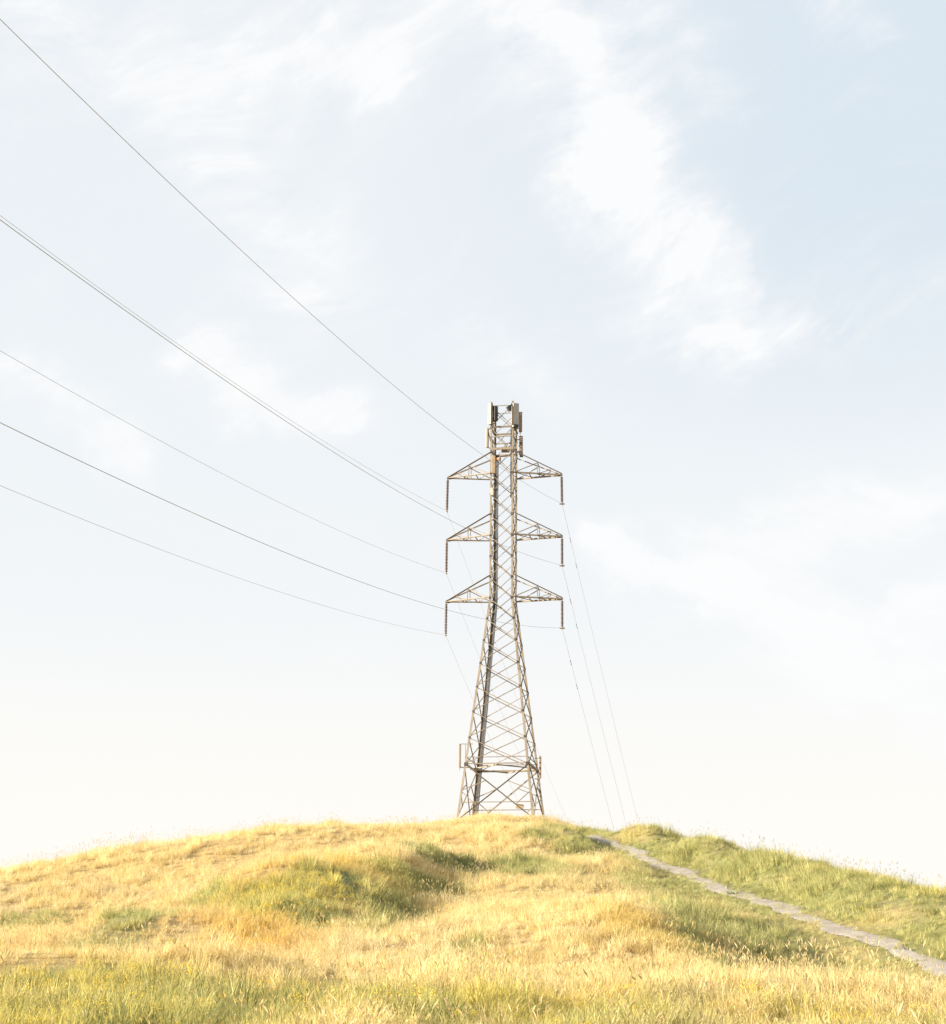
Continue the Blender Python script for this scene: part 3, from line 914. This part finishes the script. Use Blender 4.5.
# ------------------------------------------------------------------ insulators and conductors
NAMES = ('top', 'middle', 'bottom')
ENDPX = {(0, -1): (446.9, 511), (1, -1): (446.3, 573), (2, -1): (445.7, 635), (0, 1): (562.0, 503.5), (1, 1): (562.1, 565.3), (2, 1): (562.2, 627.8)}
CLAMP = {}
for lvl, sgn, tip in ARMS:
    top = TM @ (tip + Vector((0, 0, -.08)))
    end = at(*ENDPX[(lvl, sgn)], top.y)
    side = 'left' if sgn < 0 else 'right'
    root = empty('insulator_string', top)
    tag(root, f'brown disc insulator string hanging from the {side} tip of the {NAMES[lvl]} cross arm', 'insulator', 'insulator strings hanging from the cross arms')
    v = end - top; L_ = v.length; d = v.normalized()
    hk = MB(); hk.tube([(0, 0, .06), d * .03, d * .08], .022, 8); hk.box(d * .02, (.05, .09, .08)); hk.build('shackle', M_ZINC, root)
    nd = 20; prof = []; s0, s1 = .05, L_ - .07; p_ = (s1 - s0) / nd
    for q in range(nd):
        s = s0 + q * p_
        prof += [(s, .042), (s + p_ * .32, .05), (s + p_ * .4, .092), (s + p_ * .7, .1), (s + p_ * .8, .07), (s + p_ * .95, .036)]
    ds = MB(); ds.lathe(prof, (0, 0, 0), 14, d); ds.build('disc_stack', M_PORC, root)
    cl = MB(); cp_ = d * L_; nd_ = Vector((-math.sin(THETA), -math.cos(THETA), 0))
    cl.tube([d * (L_ - .1), d * (L_ - .03)], .028, 8)
    cl.tube([cp_ + nd_ * t_ + Vector((0, 0, -.35 * t_ * t_)) for t_ in (-.2, -.1, 0, .1, .2)], .04, 8)
    if sgn > 0: cl.box(cp_ + Vector((0, 0, -.03)), (.34, .12, .08))
    cl.build('suspension_clamp', M_ZINC, root)
    CLAMP[(lvl, sgn)] = end

NEAR = {1: (R(11.22), -.2148, .0006906, 200), -1: (R(11.70), -.1715, .000589, 200)}
FARS = {1: (R(13.16), -.5124, .0005, 240), -1: (R(9.34), -.2109, .0005, 240)}
for (lvl, sgn), p0 in CLAMP.items():
    side = 'left' if sgn < 0 else 'right'
    def span(par, s, t):
        th, m_, k_, _ = par
        return p0 + Vector((s * math.sin(th) * t, s * math.cos(th) * t, m_ * t + k_ * t * t))
    ptsw = [span(NEAR[sgn], -1, t) for t in np.linspace(NEAR[sgn][3], 1.0, 110)] + [p0 + Vector((0, 0, -.045))] + [span(FARS[sgn], 1, t) for t in np.linspace(1.0, FARS[sgn][3], 90)]
    root = empty('power_line', p0)
    w = MB(); w.tube([p - p0 for p in ptsw], (.0085 if sgn > 0 else .0068), 6); w.build('conductor', M_WIRE, root)
    tag(root, f'thin conductor held by the {side} insulator of the {NAMES[lvl]} cross arm', 'power line', 'conductors of the power line')
    for t in (3.2, 5.6) if sgn > 0 else ():
        c = span(FARS[sgn], 1, t) - p0; dd = (span(FARS[sgn], 1, t + .1) - span(FARS[sgn], 1, t - .1)).normalized()
        dm = MB(); dm.box(c + Vector((0, 0, -.03)), (.03, .03, .08))
        for e_ in (-1, 1): dm.lathe([(0, .018), (.02, .026), (.09, .026), (.11, .015)], c + Vector((0, 0, -.09)) + dd * (.14 * e_), 8, dd * e_)
        dm.bar(c + Vector((0, 0, -.09)) - dd * .16, c + Vector((0, 0, -.09)) + dd * .16, .016)
        dm.build('vibration_damper', M_ZINC, root)

# ------------------------------------------------------------------ sky and sun
SUN_AZ, SUN_EL = R(-102), R(16.5)
world = bpy.data.worlds.new('World'); scene.world = world; world.use_nodes = True
t = NT(world.node_tree); bg = world.node_tree.nodes['Background']
sky = t.new('ShaderNodeTexSky', sky_type='NISHITA')
sky.sun_disc = False; sky.sun_elevation = SUN_EL; sky.sun_rotation = SUN_AZ; sky.air_density = 1.0; sky.dust_density = 1.2; sky.ozone_density = 1.0
gen = t.new('ShaderNodeTexCoord').outputs['Generated']
sep = t.new('ShaderNodeSeparateXYZ'); t.l.new(gen, sep.inputs[0]); dx, dy, dz = sep.outputs
az = t.m('MULTIPLY', t.m('ARCTAN2', dx, dy), 57.29578); el = t.m('MULTIPLY', t.m('ARCSINE', dz), 57.29578)
comb = t.new('ShaderNodeCombineXYZ'); t.l.new(az, comb.inputs[0]); t.l.new(el, comb.inputs[1]); sph = comb.outputs[0]
# drift the cloud edges about


def drift(scale, det, rough, amt):
    w = t.vm('SUBTRACT', t.noise(sph, scale, det, rough, 0, 1), (.5, .5, .5))
    nd = t.new('ShaderNodeVectorMath', operation='SCALE'); t.l.new(w, nd.inputs[0]); nd.inputs['Scale'].default_value = amt
    return nd.outputs[0]


gentle = t.vm('ADD', sph, drift(.13, 1.5, .5, 4.5))
pos = t.vm('ADD', t.vm('ADD', gentle, drift(.5, 4, .6, 2.2)), drift(1.6, 5, .65, .9))
sp2 = t.new('ShaderNodeSeparateXYZ'); t.l.new(pos, sp2.inputs[0]); U, V_, _z = sp2.outputs


def ae(px, py):
    d = ray(px, py).normalized(); return math.degrees(math.atan2(d.x, d.y)), math.degrees(math.asin(d.z))


def bank(pa, pb, r, amt):
    """one bank of cirrus lying between two bearings of the sky"""
    (ax, ay), (bx, by) = ae(*pa), ae(*pb)
    L2 = (bx - ax) ** 2 + (by - ay) ** 2 + 1e-6
    s = t.m('DIVIDE', t.m('ADD', t.m('MULTIPLY', t.m('SUBTRACT', U, ax), bx - ax), t.m('MULTIPLY', t.m('SUBTRACT', V_, ay), by - ay)), L2, clamp=True)
    ex = t.m('SUBTRACT', t.m('SUBTRACT', U, ax), t.m('MULTIPLY', s, bx - ax)); ey = t.m('SUBTRACT', t.m('SUBTRACT', V_, ay), t.m('MULTIPLY', s, by - ay))
    d2 = t.m('ADD', t.m('MULTIPLY', ex, ex), t.m('MULTIPLY', ey, ey))
    return t.m('MULTIPLY', t.m('EXPONENT', t.m('MULTIPLY', d2, -1 / (1.25 * r * r))), amt)


banks = [((450, 0), (560, 40), 1.5, 1.0), ((555, 50), (620, 180), 1.35, 1.25), ((600, 170), (720, 290), 1.45, 1.25), ((640, 0), (700, 60), 1.3, .45), ((715, 225), (755, 235), .8, 1.0), ((640, 320), (745, 325), .7, .8),
         ((600, 190), (560, 195), .6, .7), ((0, 10), (380, 60), 1.6, .75), ((330, 35), (390, 80), .9, .95), ((190, 90), (310, 270), 1.5, .85), ((215, 350), (355, 435), .8, 1.3),
         ((0, 370), (130, 450), .9, .95), ((470, 335), (545, 385), .9, .6), ((575, 535), (700, 590), .65, 1.5), ((690, 590), (830, 640), 1.05, 1.5), ((820, 640), (946, 640), 1.7, 1.1), ((715, 545), (946, 470), 1.1, .95),
         ((840, 620), (946, 585), .9, .9), ((800, 305), (835, 315), .8, .55), ((840, 300), (930, 290), .9, .3), ((840, 5), (870, 8), .7, .45), ((860, 700), (946, 715), 1.0, .6)]
acc = None
for b_ in banks:
    o_ = bank(*b_); acc = o_ if acc is None else t.m('ADD', acc, o_)
# wispy fibre, combed along the wind
def comb(rot, stretch, sc, det, rough):
    """cirrus fibres combed along one direction"""
    mp = t.new('ShaderNodeMapping'); mp.vector_type = 'TEXTURE'
    mp.inputs['Rotation'].default_value = (0, 0, R(rot)); mp.inputs['Scale'].default_value = (stretch, 1, 1); t.l.new(gentle, mp.inputs[0])
    return t.noise(mp.outputs[0], sc, det, rough, .15)


def both(a, b, w): return t.m('ADD', t.m('MULTIPLY', a, w), t.m('MULTIPLY', b, 1 - w))


fib = both(comb(20, 5.0, 1.0, 9, .62), comb(38, 2.6, .5, 7, .6), .55)
fib2 = both(comb(-20, 5.0, .8, 8, .6), comb(14, 3.0, .4, 6, .6), .55)
side_ = t.ramp(el, 14, 22)
fibre = t.m('ADD', t.m('MULTIPLY', fib, side_), t.m('MULTIPLY', fib2, t.m('SUBTRACT', 1.0, side_)))
held = t.m('MINIMUM', t.m('MULTIPLY', acc, 1.4), 1.0)
dens = t.m('ADD', t.m('MULTIPLY', acc, .8), t.m('MULTIPLY', t.m('MULTIPLY', t.m('SUBTRACT', fibre, .5), 4.8), held))
dens = t.m('ADD', dens, t.ramp(fibre, .48, .72, 0, .24))
elsewhere = t.m('MULTIPLY', t.ramp(t.noise(sph, .045, 7, .6, .8), .5, .66), t.ramp(t.m('ABSOLUTE', az), 17, 32))
cloud = t.ramp(t.m('ADD', dens, elsewhere), -.02, 1.2, 0, 1, False)
VEIL = t.mix(t.ramp(el, 2, 24), rgb(5.65, 5.66, 5.62), rgb(5.25, 5.48, 5.66))
clear_ = t.mix(t.ramp(el, 2, 30, .96, .90), sky.outputs[0], VEIL)
right = t.m('MULTIPLY', t.ramp(az, -5, 15), t.ramp(el, 15, 27))
clear_ = t.mix(t.m('MULTIPLY', right, .8), clear_, rgb(3.9, 4.5, 5.05))
warm = t.m('MULTIPLY', t.ramp(el, 13, 3), 1.0)
clear_ = t.mix(warm, clear_, rgb(5.95, 5.75, 5.42))
final = t.mix(t.m('MULTIPLY', cloud, .95), clear_, rgb(5.72, 5.74, 5.78))
t.l.new(final, bg.inputs[0]); bg.inputs[1].default_value = 0.0566

sun = bpy.data.lights.new('sun', 'SUN'); sun.energy = 5.0; sun.angle = R(.53); sun.color = (1.0, .90, .72)
so = bpy.data.objects.new('sun', sun); COL.objects.link(so)
sd = Vector((math.sin(SUN_AZ) * math.cos(SUN_EL), math.cos(SUN_AZ) * math.cos(SUN_EL), math.sin(SUN_EL)))
so.rotation_euler = sd.to_track_quat('Z', 'Y').to_euler(); so.location = (0, 0, 60)

# ------------------------------------------------------------------ camera
cam = bpy.data.cameras.new('camera'); co = bpy.data.objects.new('camera', cam); COL.objects.link(co)
cam.sensor_width = 36; cam.sensor_fit = 'AUTO'; cam.lens = F / 1024 * 36; cam.clip_end = 20000; cam.clip_start = .1
co.matrix_world = Matrix.Translation((0, 0, EYE)) @ (Matrix.Rotation(math.pi / 2 + PITCH, 4, 'X') @ Matrix.Rotation(ROLL, 4, 'Z'))
scene.camera = co
scene.render.resolution_x, scene.render.resolution_y = 946, 1024
scene.view_settings.view_transform = 'Standard'; scene.view_settings.look = 'None'
scene.view_settings.exposure = 1.6; scene.view_settings.gamma = 1.0; scene.view_settings.use_curve_mapping = False
scene.cycles.max_bounces = 8; scene.cycles.transparent_max_bounces = 8
scene.cycles.use_denoising = True
